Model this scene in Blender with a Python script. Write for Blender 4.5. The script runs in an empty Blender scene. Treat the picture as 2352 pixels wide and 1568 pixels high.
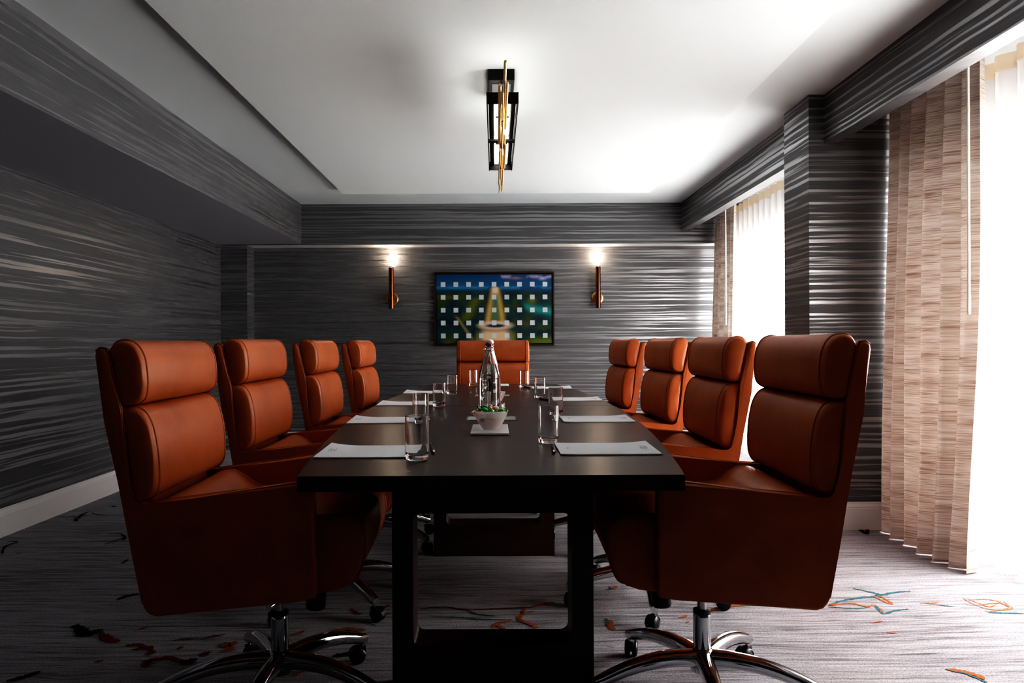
import bpy, bmesh, math, random
from mathutils import Vector, Matrix, noise as mnoise

SC = bpy.context.scene
COL = SC.collection
R = math.radians
PI = math.pi
random.seed(7)

# ------------------------------------------------------------------ helpers
def new_obj(name, bm, mats, parent=None, smooth=None, loc=None, rot=None):
    bmesh.ops.recalc_face_normals(bm, faces=bm.faces)
    me = bpy.data.meshes.new(name)
    bm.to_mesh(me); bm.free()
    for m in (mats if isinstance(mats, (list, tuple)) else [mats]):
        me.materials.append(m)
    if smooth is not None:
        for p in me.polygons: p.use_smooth = True
        me.set_sharp_from_angle(angle=R(smooth))
    o = bpy.data.objects.new(name, me)
    COL.objects.link(o)
    if parent is not None: o.parent = parent
    if loc is not None: o.location = loc
    if rot is not None: o.rotation_euler = rot
    return o

def tag(o, label=None, cat=None, group=None, kind=None):
    if label: o['label'] = label
    if cat: o['category'] = cat
    if group: o['group'] = group
    if kind: o['kind'] = kind
    return o

def empty(name, loc=(0, 0, 0), rz=0.0, label=None, cat=None, group=None):
    o = bpy.data.objects.new(name, None)
    o.empty_display_size = 0.1
    COL.objects.link(o)
    o.location = loc; o.rotation_euler = (0, 0, rz)
    return tag(o, label, cat, group)

def copy_tree(o, parent=None):
    c = o.copy(); COL.objects.link(c); c.parent = parent
    for ch in list(o.children): copy_tree(ch, c)
    return c

def add_box(bm, lo, hi, mi=0, bevel=0.0, seg=2):
    x0, y0, z0 = lo; x1, y1, z1 = hi
    vs = [bm.verts.new(p) for p in ((x0,y0,z0),(x1,y0,z0),(x1,y1,z0),(x0,y1,z0),(x0,y0,z1),(x1,y0,z1),(x1,y1,z1),(x0,y1,z1))]
    fs = [bm.faces.new([vs[i] for i in q]) for q in ((3,2,1,0),(4,5,6,7),(0,1,5,4),(1,2,6,5),(2,3,7,6),(3,0,4,7))]
    for f in fs: f.material_index = mi
    if bevel > 0:
        es = list({e for f in fs for e in f.edges})
        r = bmesh.ops.bevel(bm, geom=es, offset=bevel, segments=seg, profile=0.5, affect='EDGES')
        for f in r['faces']: f.material_index = mi
    return fs

def ring(bm, pts): return [bm.verts.new(p) for p in pts]

def bridge(bm, a, b, mi=0, closed=True):
    n = len(a)
    for i in range(n if closed else n - 1):
        j = (i + 1) % n
        f = bm.faces.new((a[i], a[j], b[j], b[i])); f.material_index = mi

def lathe(bm, prof, n=32, c=(0, 0, 0), mi=0, cap0=True, cap1=True):
    pr = [prof[0]]
    for (r0, z0), (r1, z1) in zip(prof, prof[1:]):      # holding rings keep long walls straight under smooth shading
        L = math.hypot(r1-r0, z1-z0)
        if L > .012:
            for f in (.0008/L, .0022/L, .5, 1-.0022/L, 1-.0008/L): pr.append((r0+(r1-r0)*f, z0+(z1-z0)*f))
        pr.append((r1, z1))
    prof = pr; prev = None; first = None
    for r, z in prof:
        cur = ring(bm, [(c[0]+r*math.cos(2*PI*k/n), c[1]+r*math.sin(2*PI*k/n), c[2]+z) for k in range(n)])
        if prev: bridge(bm, prev, cur, mi)
        else: first = cur
        prev = cur
    if cap0: bm.faces.new(list(reversed(first))).material_index = mi
    if cap1: bm.faces.new(prev).material_index = mi

def tube(bm, path, rad, n=8, mi=0, closed=False, caps=True):
    P = [Vector(p) for p in path]; m = len(P)
    rr = rad if isinstance(rad, (list, tuple)) else [rad]*m
    rings = []; up = None
    for i in range(m):
        if closed: t = P[(i+1) % m] - P[(i-1) % m]
        else: t = P[min(i+1, m-1)] - P[max(i-1, 0)]
        t.normalize()
        if up is None:
            up = Vector((0, 0, 1)) if abs(t.z) < .9 else Vector((1, 0, 0))
        s = t.cross(up)
        if s.length < 1e-6: s = t.orthogonal()
        s.normalize(); up = s.cross(t).normalized()
        rings.append(ring(bm, [P[i] + (s*math.cos(2*PI*k/n) + up*math.sin(2*PI*k/n))*rr[i] for k in range(n)]))
    for i in range(m-1): bridge(bm, rings[i], rings[i+1], mi)
    if closed: bridge(bm, rings[-1], rings[0], mi)
    elif caps:
        bm.faces.new(list(reversed(rings[0]))).material_index = mi
        bm.faces.new(rings[-1]).material_index = mi

def catmull(pts, k=4, closed=True):
    out = []; n = len(pts)
    for i in range(n if closed else n-1):
        g = lambda j: Vector(pts[j % n]) if closed else Vector(pts[min(max(j, 0), n-1)])
        p0, p1, p2, p3 = g(i-1), g(i), g(i+1), g(i+2)
        for s in range(k):
            t = s/k
            out.append(0.5*((2*p1) + (p2-p0)*t + (2*p0-5*p1+4*p2-p3)*t*t + (3*p1-p0-3*p2+p3)*t**3))
    if not closed: out.append(Vector(pts[-1]))
    return out

def extrude_profile(bm, prof, y0, y1, bevel=0.0, seg=3, mi=0):
    """prof: (u,z) outline, extruded along y, its rim edges rounded"""
    a = ring(bm, [(p[0], y0, p[1]) for p in prof]); b = ring(bm, [(p[0], y1, p[1]) for p in prof])
    fa = bm.faces.new(a); fb = bm.faces.new(list(reversed(b)))
    n = len(prof)
    for i in range(n):
        j = (i+1) % n; bm.faces.new((a[j], a[i], b[i], b[j])).material_index = mi
    if bevel:
        es = [e for e in list(fa.edges) + list(fb.edges)]
        bmesh.ops.bevel(bm, geom=es, offset=bevel, segments=seg, profile=0.5, affect='EDGES', clamp_overlap=True)

# ------------------------------------------------------------------ materials
def mat(name, color=(.5,.5,.5), rough=.5, metal=0.0, **kw):
    m = bpy.data.materials.new(name); m.use_nodes = True
    b = m.node_tree.nodes['Principled BSDF']
    b.inputs['Base Color'].default_value = (*color, 1)
    b.inputs['Roughness'].default_value = rough
    b.inputs['Metallic'].default_value = metal
    for k, v in kw.items():
        b.inputs[k.replace('_', ' ')].default_value = v
    return m

class NT:
    def __init__(s, m): s.t = m.node_tree; s.b = s.t.nodes['Principled BSDF']; s.out = s.t.nodes['Material Output']
    def n(s, typ, **kw):
        nd = s.t.nodes.new(typ)
        for k, v in kw.items(): setattr(nd, k, v)
        return nd
    def l(s, a, b): s.t.links.new(a, b)
    def math(s, op, a, b=None, clamp=False):
        nd = s.n('ShaderNodeMath', operation=op, use_clamp=clamp)
        for i, v in enumerate((a, b)):
            if v is None: continue
            if isinstance(v, (int, float)): nd.inputs[i].default_value = v
            else: s.l(v, nd.inputs[i])
        return nd.outputs[0]
    def ramp(s, fac, stops, interp='LINEAR'):
        nd = s.n('ShaderNodeValToRGB'); cr = nd.color_ramp; cr.interpolation = interp
        while len(cr.elements) < len(stops): cr.elements.new(.5)
        for e, (p, c) in zip(cr.elements, stops):
            e.position = p; e.color = (*c, 1) if len(c) == 3 else c
        s.l(fac, nd.inputs[0]); return nd.outputs[0]
    def noise(s, vec, scale=1, detail=2, rough=.5, dist=0.0):
        nd = s.n('ShaderNodeTexNoise'); nd.inputs['Scale'].default_value = scale
        nd.inputs['Detail'].default_value = detail; nd.inputs['Roughness'].default_value = rough
        nd.inputs['Distortion'].default_value = dist
        s.l(vec, nd.inputs['Vector']); return nd.outputs['Fac']
    def pos(s):
        g = s.n('ShaderNodeNewGeometry'); sp = s.n('ShaderNodeSeparateXYZ'); s.l(g.outputs['Position'], sp.inputs[0])
        return sp.outputs
    def comb(s, x, y, z):
        nd = s.n('ShaderNodeCombineXYZ')
        for i, v in enumerate((x, y, z)):
            if isinstance(v, (int, float)): nd.inputs[i].default_value = v
            else: s.l(v, nd.inputs[i])
        return nd.outputs[0]
    def mix(s, fac, a, b, mode='MIX'):
        nd = s.n('ShaderNodeMix', data_type='RGBA', blend_type=mode)
        for i, v in ((0, fac), (6, a), (7, b)):
            if isinstance(v, (int, float)): nd.inputs[i].default_value = v
            elif isinstance(v, tuple): nd.inputs[i].default_value = (*v, 1)
            else: s.l(v, nd.inputs[i])
        return nd.outputs[2]
    def bump(s, h, strength=.2, dist=.01):
        nd = s.n('ShaderNodeBump'); nd.inputs['Strength'].default_value = strength; nd.inputs['Distance'].default_value = dist
        s.l(h, nd.inputs['Height']); s.l(nd.outputs[0], s.b.inputs['Normal'])

def m_wallpaper():
    m = mat('striated_wallpaper', rough=.5); t = NT(m); X, Y, Z = t.pos()
    along = t.math('ADD', X, Y)
    wob = t.noise(t.comb(t.math('MULTIPLY', along, 1.6), 0, t.math('MULTIPLY', Z, 3.0)), 1, 3, .6)
    zz = t.math('ADD', Z, t.math('MULTIPLY', t.math('SUBTRACT', wob, .5), .020))
    a = t.noise(t.comb(t.math('MULTIPLY', along, .34), 0, t.math('MULTIPLY', zz, 46)), 1, 1.0, .5, .08)
    b = t.noise(t.comb(t.math('MULTIPLY', along, 2.0), 7.3, t.math('MULTIPLY', zz, 105)), 1, 2, .6, .1)
    mixn = t.math('ADD', t.math('MULTIPLY', a, .78), t.math('MULTIPLY', b, .22))
    mask = t.ramp(mixn, [(.508, (0,0,0)), (.532, (.7,.7,.7)), (.60, (1,1,1))])
    fine = t.noise(t.comb(t.math('MULTIPLY', along, 3), 3.1, t.math('MULTIPLY', Z, 190)), 1, 2)
    dark = t.mix(t.ramp(fine, [(.35,(0,0,0)),(.7,(1,1,1))]), (.098,.099,.104), (.138,.139,.146))
    t.l(t.mix(mask, dark, (.39,.39,.40)), t.b.inputs['Base Color'])
    t.l(t.math('MULTIPLY', mask, .90), t.b.inputs['Metallic'])
    t.l(t.math('SUBTRACT', .50, t.math('MULTIPLY', mask, .22)), t.b.inputs['Roughness'])
    t.bump(mask, .10, .002)
    return m

def m_carpet():
    m = mat('striated_carpet', rough=.95); t = NT(m); X, Y, Z = t.pos()
    wob = t.noise(t.comb(t.math('MULTIPLY', X, 1.2), t.math('MULTIPLY', Y, 1.2), 0), 1, 2)
    yy = t.math('ADD', Y, t.math('MULTIPLY', wob, .10))
    a = t.noise(t.comb(t.math('MULTIPLY', X, 1.6), t.math('MULTIPLY', yy, 44), 0), 1, 5, .7)
    b = t.noise(t.comb(t.math('MULTIPLY', X, 6), t.math('MULTIPLY', yy, 130), 4), 1, 3, .6)
    big = t.noise(t.comb(t.math('MULTIPLY', X, .8), t.math('MULTIPLY', Y, 1.6), 9), 1, 3)
    v = t.math('ADD', t.math('ADD', t.math('MULTIPLY', a, .50), t.math('MULTIPLY', b, .36)), t.math('MULTIPLY', big, .14))
    c = t.ramp(v, [(.37, (.075,.070,.080)), (.445, (.27,.255,.275)), (.50, (.40,.39,.425)), (.60, (.54,.535,.575))])
    g = t.noise(t.comb(t.math('MULTIPLY', X, 150), t.math('MULTIPLY', Y, 210), 0), 1, 3, .7)
    c2 = t.mix(.75, c, t.ramp(g, [(.36, (.30,.29,.30)), (.50, (.86,.86,.86)), (.64, (1,1,1))]), 'MULTIPLY')
    t.l(c2, t.b.inputs['Base Color']); t.b.inputs['Sheen Weight'].default_value = .15
    t.b.inputs['Specular IOR Level'].default_value = .1
    t.bump(t.math('ADD', g, t.math('MULTIPLY', b, .6)), .6, .006)
    return m

def m_tuft(name, c0, c1):
    m = mat(name, rough=.95); t = NT(m); X, Y, Z = t.pos()
    g = t.noise(t.comb(t.math('MULTIPLY', X, 160), t.math('MULTIPLY', Y, 260), 0), 1, 2)
    t.l(t.ramp(g, [(.35, c0), (.65, c1)]), t.b.inputs['Base Color'])
    t.b.inputs['Specular IOR Level'].default_value = .1
    return m

def m_leather(name='tan_leather', k=1.0):
    m = mat(name, rough=.38); t = NT(m)
    tc = t.n('ShaderNodeTexCoord')
    big = t.noise(tc.outputs['Object'], 7, 3, .55)
    t.l(t.ramp(big, [(.3, (.40*k,.112*k,.036*k)), (.7, (.50*k,.150*k,.052*k))]), t.b.inputs['Base Color'])
    v = t.n('ShaderNodeTexVoronoi'); v.inputs['Scale'].default_value = 420; t.l(tc.outputs['Object'], v.inputs['Vector'])
    soft = t.noise(tc.outputs['Object'], 26, 3, .5)
    t.bump(t.math('ADD', t.math('MULTIPLY', v.outputs['Distance'], .25), t.math('MULTIPLY', soft, .9)), .16, .004)
    t.b.inputs['Specular IOR Level'].default_value = .42
    return m

def m_wood():
    m = mat('espresso_wood', rough=.27); t = NT(m); tc = t.n('ShaderNodeTexCoord')
    sp = t.n('ShaderNodeSeparateXYZ'); t.l(tc.outputs['Object'], sp.inputs[0]); X, Y, Z = sp.outputs
    a = t.noise(t.comb(t.math('MULTIPLY', X, 3.0), t.math('MULTIPLY', Y, 55), t.math('MULTIPLY', Z, 8)), 1, 4, .6, .4)
    t.l(t.ramp(a, [(.3, (.034,.015,.010)), (.7, (.072,.036,.026))]), t.b.inputs['Base Color'])
    t.l(t.math('ADD', .25, t.math('MULTIPLY', a, .12)), t.b.inputs['Roughness'])
    t.b.inputs['Specular IOR Level'].default_value = .42
    t.bump(a, .05, .002)
    return m

def m_drape():
    m = mat('slub_drape_fabric', rough=.85); t = NT(m); tc = t.n('ShaderNodeTexCoord')
    uv = t.n('ShaderNodeSeparateXYZ'); t.l(tc.outputs['UV'], uv.inputs[0]); U, V, _ = uv.outputs
    a = t.noise(t.comb(t.math('MULTIPLY', U, 8), t.math('MULTIPLY', V, 240), 0), 1, 2.5, .6)
    b = t.noise(t.comb(t.math('MULTIPLY', U, 3), t.math('MULTIPLY', V, 22), 5), 1, 3, .6)
    v = t.math('ADD', t.math('MULTIPLY', a, .62), t.math('MULTIPLY', b, .38))
    c = t.ramp(v, [(.38, (.36,.265,.22)), (.47, (.57,.495,.445)), (.60, (.75,.70,.66))])
    tr = t.n('ShaderNodeBsdfTranslucent'); t.l(c, tr.inputs['Color']); t.l(c, t.b.inputs['Base Color'])
    t.b.inputs['Specular IOR Level'].default_value = .1
    mx = t.n('ShaderNodeMixShader'); mx.inputs[0].default_value = .05
    t.l(t.b.outputs[0], mx.inputs[1]); t.l(tr.outputs[0], mx.inputs[2]); t.l(mx.outputs[0], t.out.inputs[0])
    return m

def m_sheer(name, col, transp):
    m = mat(name, col, .9); t = NT(m)
    t.b.inputs['Specular IOR Level'].default_value = .05
    tr = t.n('ShaderNodeBsdfTranslucent'); tr.inputs['Color'].default_value = (*col, 1)
    tp = t.n('ShaderNodeBsdfTransparent')
    m1 = t.n('ShaderNodeMixShader'); m1.inputs[0].default_value = .62
    t.l(t.b.outputs[0], m1.inputs[1]); t.l(tr.outputs[0], m1.inputs[2])
    m2 = t.n('ShaderNodeMixShader'); m2.inputs[0].default_value = transp
    t.l(m1.outputs[0], m2.inputs[1]); t.l(tp.outputs[0], m2.inputs[2]); t.l(m2.outputs[0], t.out.inputs[0])
    return m

def m_pane():
    m = mat('window_glass', (1,1,1), .02); t = NT(m)
    gl = t.n('ShaderNodeBsdfGlossy'); gl.inputs['Roughness'].default_value = .02
    tp = t.n('ShaderNodeBsdfTransparent'); mx = t.n('ShaderNodeMixShader'); mx.inputs[0].default_value = .07
    t.l(tp.outputs[0], mx.inputs[1]); t.l(gl.outputs[0], mx.inputs[2]); t.l(mx.outputs[0], t.out.inputs[0])
    return m

def m_frost():
    m = mat('frosted_glass', (1,.97,.96), .34, Transmission_Weight=1.0, IOR=1.10); t = NT(m)
    tr = t.n('ShaderNodeBsdfTranslucent'); tr.inputs['Color'].default_value = (.95,.92,.91,1)
    df = t.n('ShaderNodeBsdfDiffuse'); df.inputs['Color'].default_value = (.96,.94,.94,1)
    m1 = t.n('ShaderNodeMixShader'); m1.inputs[0].default_value = .5; t.l(tr.outputs[0], m1.inputs[1]); t.l(df.outputs[0], m1.inputs[2])
    m2 = t.n('ShaderNodeMixShader'); m2.inputs[0].default_value = .46; t.l(t.b.outputs[0], m2.inputs[1]); t.l(m1.outputs[0], m2.inputs[2]); t.l(m2.outputs[0], t.out.inputs[0])
    return m

def m_emit(name, col, strength):
    m = mat(name, (0,0,0), .5); b = m.node_tree.nodes['Principled BSDF']
    b.inputs['Emission Color'].default_value = (*col, 1); b.inputs['Emission Strength'].default_value = strength
    return m

def m_vcol(name, rough=.35):
    m = mat(name, rough=rough); t = NT(m)
    a = t.n('ShaderNodeVertexColor'); a.layer_name = 'Col'; t.l(a.outputs[0], t.b.inputs['Base Color'])
    return m

def m_paint(name, col, rough=.8):
    m = mat(name, col, rough); t = NT(m); X, Y, Z = t.pos()
    n = t.noise(t.comb(X, Y, Z), 90, 3)
    t.bump(n, .04, .002); t.b.inputs['Specular IOR Level'].default_value = .25
    return m

M = dict(
    paper_wall=m_wallpaper(), carpet=m_carpet(),
    ceiling=m_paint('ceiling_paint', (.68,.715,.73)), panel=m_paint('ceiling_panel_paint', (.76,.80,.81)),
    soffit=m_paint('soffit_paint', (.36,.36,.39)), white=m_paint('white_trim_paint', (.74,.72,.72), .45),
    dark_wall=mat('dark_paint', (.02,.02,.022), .9),
    leather=m_leather(), seam=m_leather('leather_piping', .80), thread=mat('pale_stitching', (.50,.20,.09), .6),
    wood=m_wood(), black=mat('black_plastic', (.012,.013,.015), .38), chrome=mat('polished_chrome', (.62,.63,.65), .08, 1.0),
    shaft=mat('brushed_steel', (.45,.46,.48), .25, 1.0), blackmetal=mat('black_metal', (.016,.016,.018), .42, .6),
    greymetal=mat('grey_metal', (.22,.22,.23), .45, .7),
    gold=mat('satin_brass', (.95,.74,.40), .42, .45), copper=mat('bronze_metal', (.20,.085,.05), .26, 1.0),
    brass=mat('aged_brass', (.52,.32,.15), .3, 1.0),
    led=m_emit('led_diffuser', (1,.97,.93), 9), uplight=m_emit('uplight_diffuser', (1,.96,.9), 3.0), bulb=m_emit('flame_bulb', (1,.90,.78), 7),
    glass=mat('clear_glass', (1,1,1), .0, Transmission_Weight=1.0, IOR=1.47),
    water=mat('water', (1,1,1), .0, Transmission_Weight=1.0, IOR=1.33),
    frost=m_frost(),
    wrap=mat('clear_wrapper', (1,1,1), .12, Transmission_Weight=1.0, IOR=1.15),
    paper=mat('white_paper', (.80,.81,.84), .7), ink=mat('grey_ink', (.30,.30,.32), .8),
    ceramic=mat('white_ceramic', (.85,.85,.84), .25), rubber=mat('red_rubber', (.50,.03,.04), .5),
    steel=mat('steel_wire', (.6,.6,.6), .25, 1.0), coaster=mat('satin_white_tray', (.66,.66,.67), .3),
    plate=mat('brushed_plate', (.50,.53,.52), .4, .35), drape=m_drape(),
    sheer=m_sheer('sheer_voile', (.97,.96,.94), .30), tape=m_sheer('sheer_header_tape', (.93,.80,.62), .06),
    wand=mat('cream_wand', (.90,.86,.78), .4), pane=m_pane(), frame_dark=mat('picture_frame_wood', (.035,.02,.015), .4),
    picture=m_vcol('printed_canvas'), square=mat('pale_square_print', (.46,.49,.51), .6),
    t_orange=m_tuft('rust_tuft', (.30,.095,.04), (.44,.17,.08)), t_teal=m_tuft('teal_tuft', (.03,.085,.10), (.10,.22,.25)),
    t_dark=m_tuft('black_tuft', (.006,.008,.009), (.02,.022,.025)), t_red=m_tuft('red_brown_tuft', (.16,.022,.015), (.27,.05,.03)),
)

# ------------------------------------------------------------------ dimensions (metres)
XL, XW = -2.73, 2.50            # left wall, window wall
YN, YB, YR = -1.30, 7.36, 7.573 # near wall, header plane, recessed back wall
ZC = 2.441

# ------------------------------------------------------------------ room shell
def struct(name, bm, mats, parent=None, smooth=None):
    o = new_obj(name, bm, mats, parent, smooth)
    if parent is None: o['kind'] = 'structure'
    return o

STROKES = [
    (2, 0.018, [(1.522,3.160), (1.586,3.100), (1.590,3.071), (1.648,3.100), (1.746,3.121)]),
    (2, 0.014, [(1.329,2.961), (1.433,3.024), (1.555,3.062), (1.600,3.089)]),
    (1, 0.012, [(1.557,3.067), (1.571,3.011), (1.575,2.979), (1.590,2.983), (1.586,3.071)]),
    (1, 0.014, [(1.329,2.961), (1.428,2.981), (1.469,2.943), (1.505,2.963)]),
    (2, 0.010, [(1.320,2.941), (1.422,2.923), (1.481,2.939)]),
    (1, 0.014, [(1.510,2.959), (1.509,2.914), (1.499,2.868)]),
    (2, 0.012, [(1.515,2.955), (1.496,2.868), (1.552,2.893), (1.620,2.916)]),
    (1, 0.010, [(1.706,2.978), (1.761,2.977), (1.779,2.987)]),
    (2, 0.008, [(1.755,2.960), (1.783,2.951), (1.820,2.938)]),
    (1, 0.006, [(1.910,3.035), (1.944,3.017), (2.000,3.021), (2.027,2.995), (2.028,2.952), (2.036,2.921), (1.993,2.902), (1.928,2.913), (1.909,2.975), (1.912,3.035)]),
    (1, 0.006, [(1.922,3.018), (1.939,2.975), (1.956,2.933), (2.045,2.999)]),
    (1, 0.006, [(1.873,2.965), (1.918,2.954), (2.005,2.974), (2.050,2.952)]),
    (1, 0.006, [(2.050,2.994), (2.021,2.922), (1.922,2.882), (1.904,2.893)]),
    (2, 0.010, [(1.908,2.873), (1.970,2.868), (2.038,2.861)]),
    (1, 0.026, [(1.446,2.376), (1.476,2.366), (1.505,2.346), (1.520,2.307)]),
    (2, 0.010, [(1.444,2.381), (1.483,2.349), (1.501,2.313), (1.511,2.276)]),
    (1, 0.008, [(1.405,2.774), (1.454,2.788)]),
    (1, 0.006, [(1.411,2.680), (1.445,2.669)]),
    (3, 0.030, [(1.997,4.165), (2.035,4.136), (2.026,4.056), (2.092,4.164)]),
    (4, 0.012, [(-0.297,2.944), (-0.211,2.958), (-0.145,2.935), (-0.081,2.927)]),
    (4, 0.012, [(-0.086,2.927), (0.037,2.940), (0.146,2.951)]),
    (1, 0.020, [(0.140,2.951), (0.197,2.991), (0.231,3.007)]),
    (1, 0.020, [(0.113,2.939), (0.103,2.880), (0.088,2.845), (0.092,2.810), (0.117,2.783), (0.141,2.756), (0.143,2.730)]),
    (1, 0.010, [(0.119,2.887), (0.146,2.909)]),
    (1, 0.018, [(-0.016,2.738), (0.005,2.784), (0.030,2.797), (0.054,2.818)]),
    (1, 0.018, [(-0.000,2.771), (0.015,2.751), (0.032,2.729)]),
    (2, 0.008, [(-0.199,2.849), (-0.120,2.841), (-0.068,2.826), (0.062,2.818)]),
    (2, 0.010, [(-0.135,2.942), (-0.079,2.883), (-0.006,2.860)]),
    (1, 0.026, [(0.430,2.813), (0.424,2.766), (0.424,2.711)]),
    (2, 0.010, [(0.416,2.827), (0.419,2.800), (0.416,2.766)]),
    (1, 0.030, [(0.491,3.174), (0.506,3.191), (0.518,3.198)]),
    (2, 0.012, [(0.469,3.160), (0.498,3.163)]),
    (1, 0.018, [(0.816,2.888), (0.848,2.911), (0.884,2.934), (0.947,2.957), (1.038,2.970)]),
    (1, 0.014, [(0.702,2.833), (0.736,2.855)]),
    (1, 0.016, [(0.535,2.716), (0.564,2.723), (0.594,2.733)]),
    (1, 0.012, [(0.711,2.781), (0.725,2.789)]),
    (3, 0.004, [(0.382,2.565), (0.403,2.555)]),
    (1, 0.014, [(1.333,2.967), (1.358,2.961)]),
    (1, 0.050, [(-0.954,2.573), (-0.943,2.603), (-0.917,2.595)]),
    (1, 0.030, [(-0.937,2.539), (-0.922,2.554), (-0.918,2.576)]),
    (1, 0.016, [(-0.750,2.678), (-0.723,2.692), (-0.709,2.721)]),
    (1, 0.030, [(-0.601,2.697), (-0.569,2.728), (-0.530,2.731), (-0.483,2.722)]),
    (1, 0.016, [(-0.643,2.341), (-0.626,2.382), (-0.600,2.382)]),
    (4, 0.014, [(-0.581,2.942), (-0.547,2.893), (-0.521,2.883)]),
    (3, 0.010, [(-0.457,2.868), (-0.414,2.882)]),
    (4, 0.012, [(-1.057,2.639), (-1.030,2.667), (-0.986,2.687)]),
    (4, 0.030, [(-1.003,2.504), (-0.991,2.525), (-0.979,2.525)]),
    (2, 0.010, [(-0.522,2.810), (-0.488,2.791), (-0.450,2.760)]),
    (3, 0.030, [(-0.551,2.496), (-0.494,2.513), (-0.464,2.513)]),
    (4, 0.012, [(-0.456,2.930), (-0.443,2.960), (-0.428,2.979)]),
    (3, 0.045, [(-1.586,2.779), (-1.525,2.721), (-1.490,2.686), (-1.480,2.726)]),
    (3, 0.016, [(-1.488,2.726), (-1.452,2.733)]),
    (4, 0.035, [(-1.441,2.700), (-1.387,2.646), (-1.342,2.621)]),
    (4, 0.020, [(-1.461,2.705), (-1.440,2.710)]),
    (4, 0.022, [(-1.299,2.593), (-1.259,2.595), (-1.209,2.569), (-1.182,2.533), (-1.197,2.514)]),
    (4, 0.014, [(-1.261,2.554), (-1.219,2.560)]),
    (4, 0.020, [(-1.167,2.446), (-1.156,2.473), (-1.097,2.485), (-1.019,2.445)]),
    (4, 0.040, [(-1.168,2.452), (-1.148,2.440), (-1.143,2.452)]),
    (3, 0.016, [(-2.494,3.735), (-2.566,3.864), (-2.563,3.915), (-2.552,3.951)]),
    (3, 0.012, [(-2.555,3.955), (-2.607,3.973), (-2.624,3.965)]),
    (3, 0.012, [(-2.063,3.896), (-2.037,4.003), (-2.031,4.042), (-2.089,4.116), (-2.162,4.117)]),
    (3, 0.024, [(-2.020,3.991), (-2.013,4.035)]),
    (3, 0.018, [(-1.570,3.055), (-1.549,3.103), (-1.510,3.129)]),
    (3, 0.016, [(-1.801,3.555), (-1.805,3.622)]),
    (3, 0.018, [(-2.521,4.422), (-2.550,4.532), (-2.569,4.589), (-2.569,4.662)]),
    (3, 0.012, [(-2.561,4.504), (-2.498,4.416)]),
    (3, 0.010, [(-2.712,4.549), (-2.622,4.519), (-2.580,4.538), (-2.513,4.559)]),
    (3, 0.010, [(-2.532,4.632), (-2.447,4.572), (-2.328,4.561)]),
    (2, 0.012, [(-2.428,3.734), (-2.399,3.739)]),
    (3, 0.030, [(-1.037,2.438), (-1.008,2.480)]),
    (4, 0.010, [(-1.333,2.724), (-1.295,2.755)]),
    (4, 0.010, [(-1.150,2.624), (-1.120,2.643), (-1.066,2.652)]),
    (4, 0.012, [(-1.333,2.454), (-1.311,2.466)]),
    (4, 0.014, [(-1.103,2.550), (-1.092,2.577)]),
    (3, 0.020, [(-2.514,4.830), (-2.462,4.797)]),
    (3, 0.020, [(-1.537,2.319), (-1.495,2.349), (-1.474,2.387)]),
]
def stroke_faces(bm, pts, w, mi, rng, z):
    """a tufted branch lying in the pile: a ribbon with ragged, tapering width"""
    P = catmull([Vector((p[0], p[1], 0)) for p in pts], 7, closed=False) if len(pts) > 2 else [Vector((*pts[0], 0)).lerp(Vector((*pts[1], 0)), k/8) for k in range(9)]
    n = len(P); prev = None
    for i, p in enumerate(P):
        t = (P[min(i+1, n-1)] - P[max(i-1, 0)])
        if t.length < 1e-6: continue
        t.normalize(); s = Vector((-t.y, t.x, 0)); f = i/(n-1)
        ww = w*(.35 + .65*math.sin(PI*min(max(f, .04), .96))**.6)*rng.uniform(.65, 1.3)
        ww = max(ww, .003)
        off = s*rng.uniform(-.2, .2)*w
        a = bm.verts.new((p.x + s.x*ww/2 + off.x, p.y + s.y*ww/2 + off.y, z)); b = bm.verts.new((p.x - s.x*ww/2 + off.x, p.y - s.y*ww/2 + off.y, z))
        if prev: bm.faces.new((prev[0], a, b, prev[1])).material_index = mi
        prev = (a, b)

bm = bmesh.new()
add_box(bm, (XL-.1, YN-.1, -.05), (XW+.1, YR+.1, 0))
rng = random.Random(3)
for k, (mi, w, pts) in enumerate(STROKES): stroke_faces(bm, pts, w, mi, rng, .0012 + .00005*k)
struct('floor', bm, [M['carpet'], M['t_orange'], M['t_teal'], M['t_dark'], M['t_red']])

bm = bmesh.new(); add_box(bm, (XL-.1, YN-.1, ZC), (XW+.1, YR+.1, ZC+.08)); struct('ceiling', bm, M['ceiling'])
bm = bmesh.new(); add_box(bm, (-1.36, -.7, 2.395), (1.385, 6.64, ZC)); struct('ceiling_panel', bm, M['panel'])
bm = bmesh.new(); add_box(bm, (XL-.1, YN-.1, 0), (XL, YR+.1, ZC)); struct('wall_left', bm, M['paper_wall'])
bm = bmesh.new(); add_box(bm, (XL, YR, 0), (XW+.1, YR+.1, ZC)); struct('wall_back', bm, M['paper_wall'])
bm = bmesh.new(); add_box(bm, (XL, YN-.1, 0), (XW, YN, ZC)); struct('wall_front', bm, M['dark_wall'])
# header over the recess, its underside painted white
bm = bmesh.new()
for f in add_box(bm, (-2.467, YB, 2.036), (XW, YR, ZC)): pass
bm.faces.ensure_lookup_table(); bm.faces[0].material_index = 1
struct('wall_back_header', bm, [M['paper_wall'], M['white']])
bm = bmesh.new(); add_box(bm, (XL, YB, 0), (-2.467, YR, ZC)); struct('wall_back_pier', bm, M['paper_wall'])
# dropped beam along the left wall
bm = bmesh.new(); add_box(bm, (XL, YN, 2.05), (-1.925, YB, ZC)); bm.faces.ensure_lookup_table(); bm.faces[0].material_index = 1
struct('beam_left', bm, [M['paper_wall'], M['soffit']])
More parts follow.
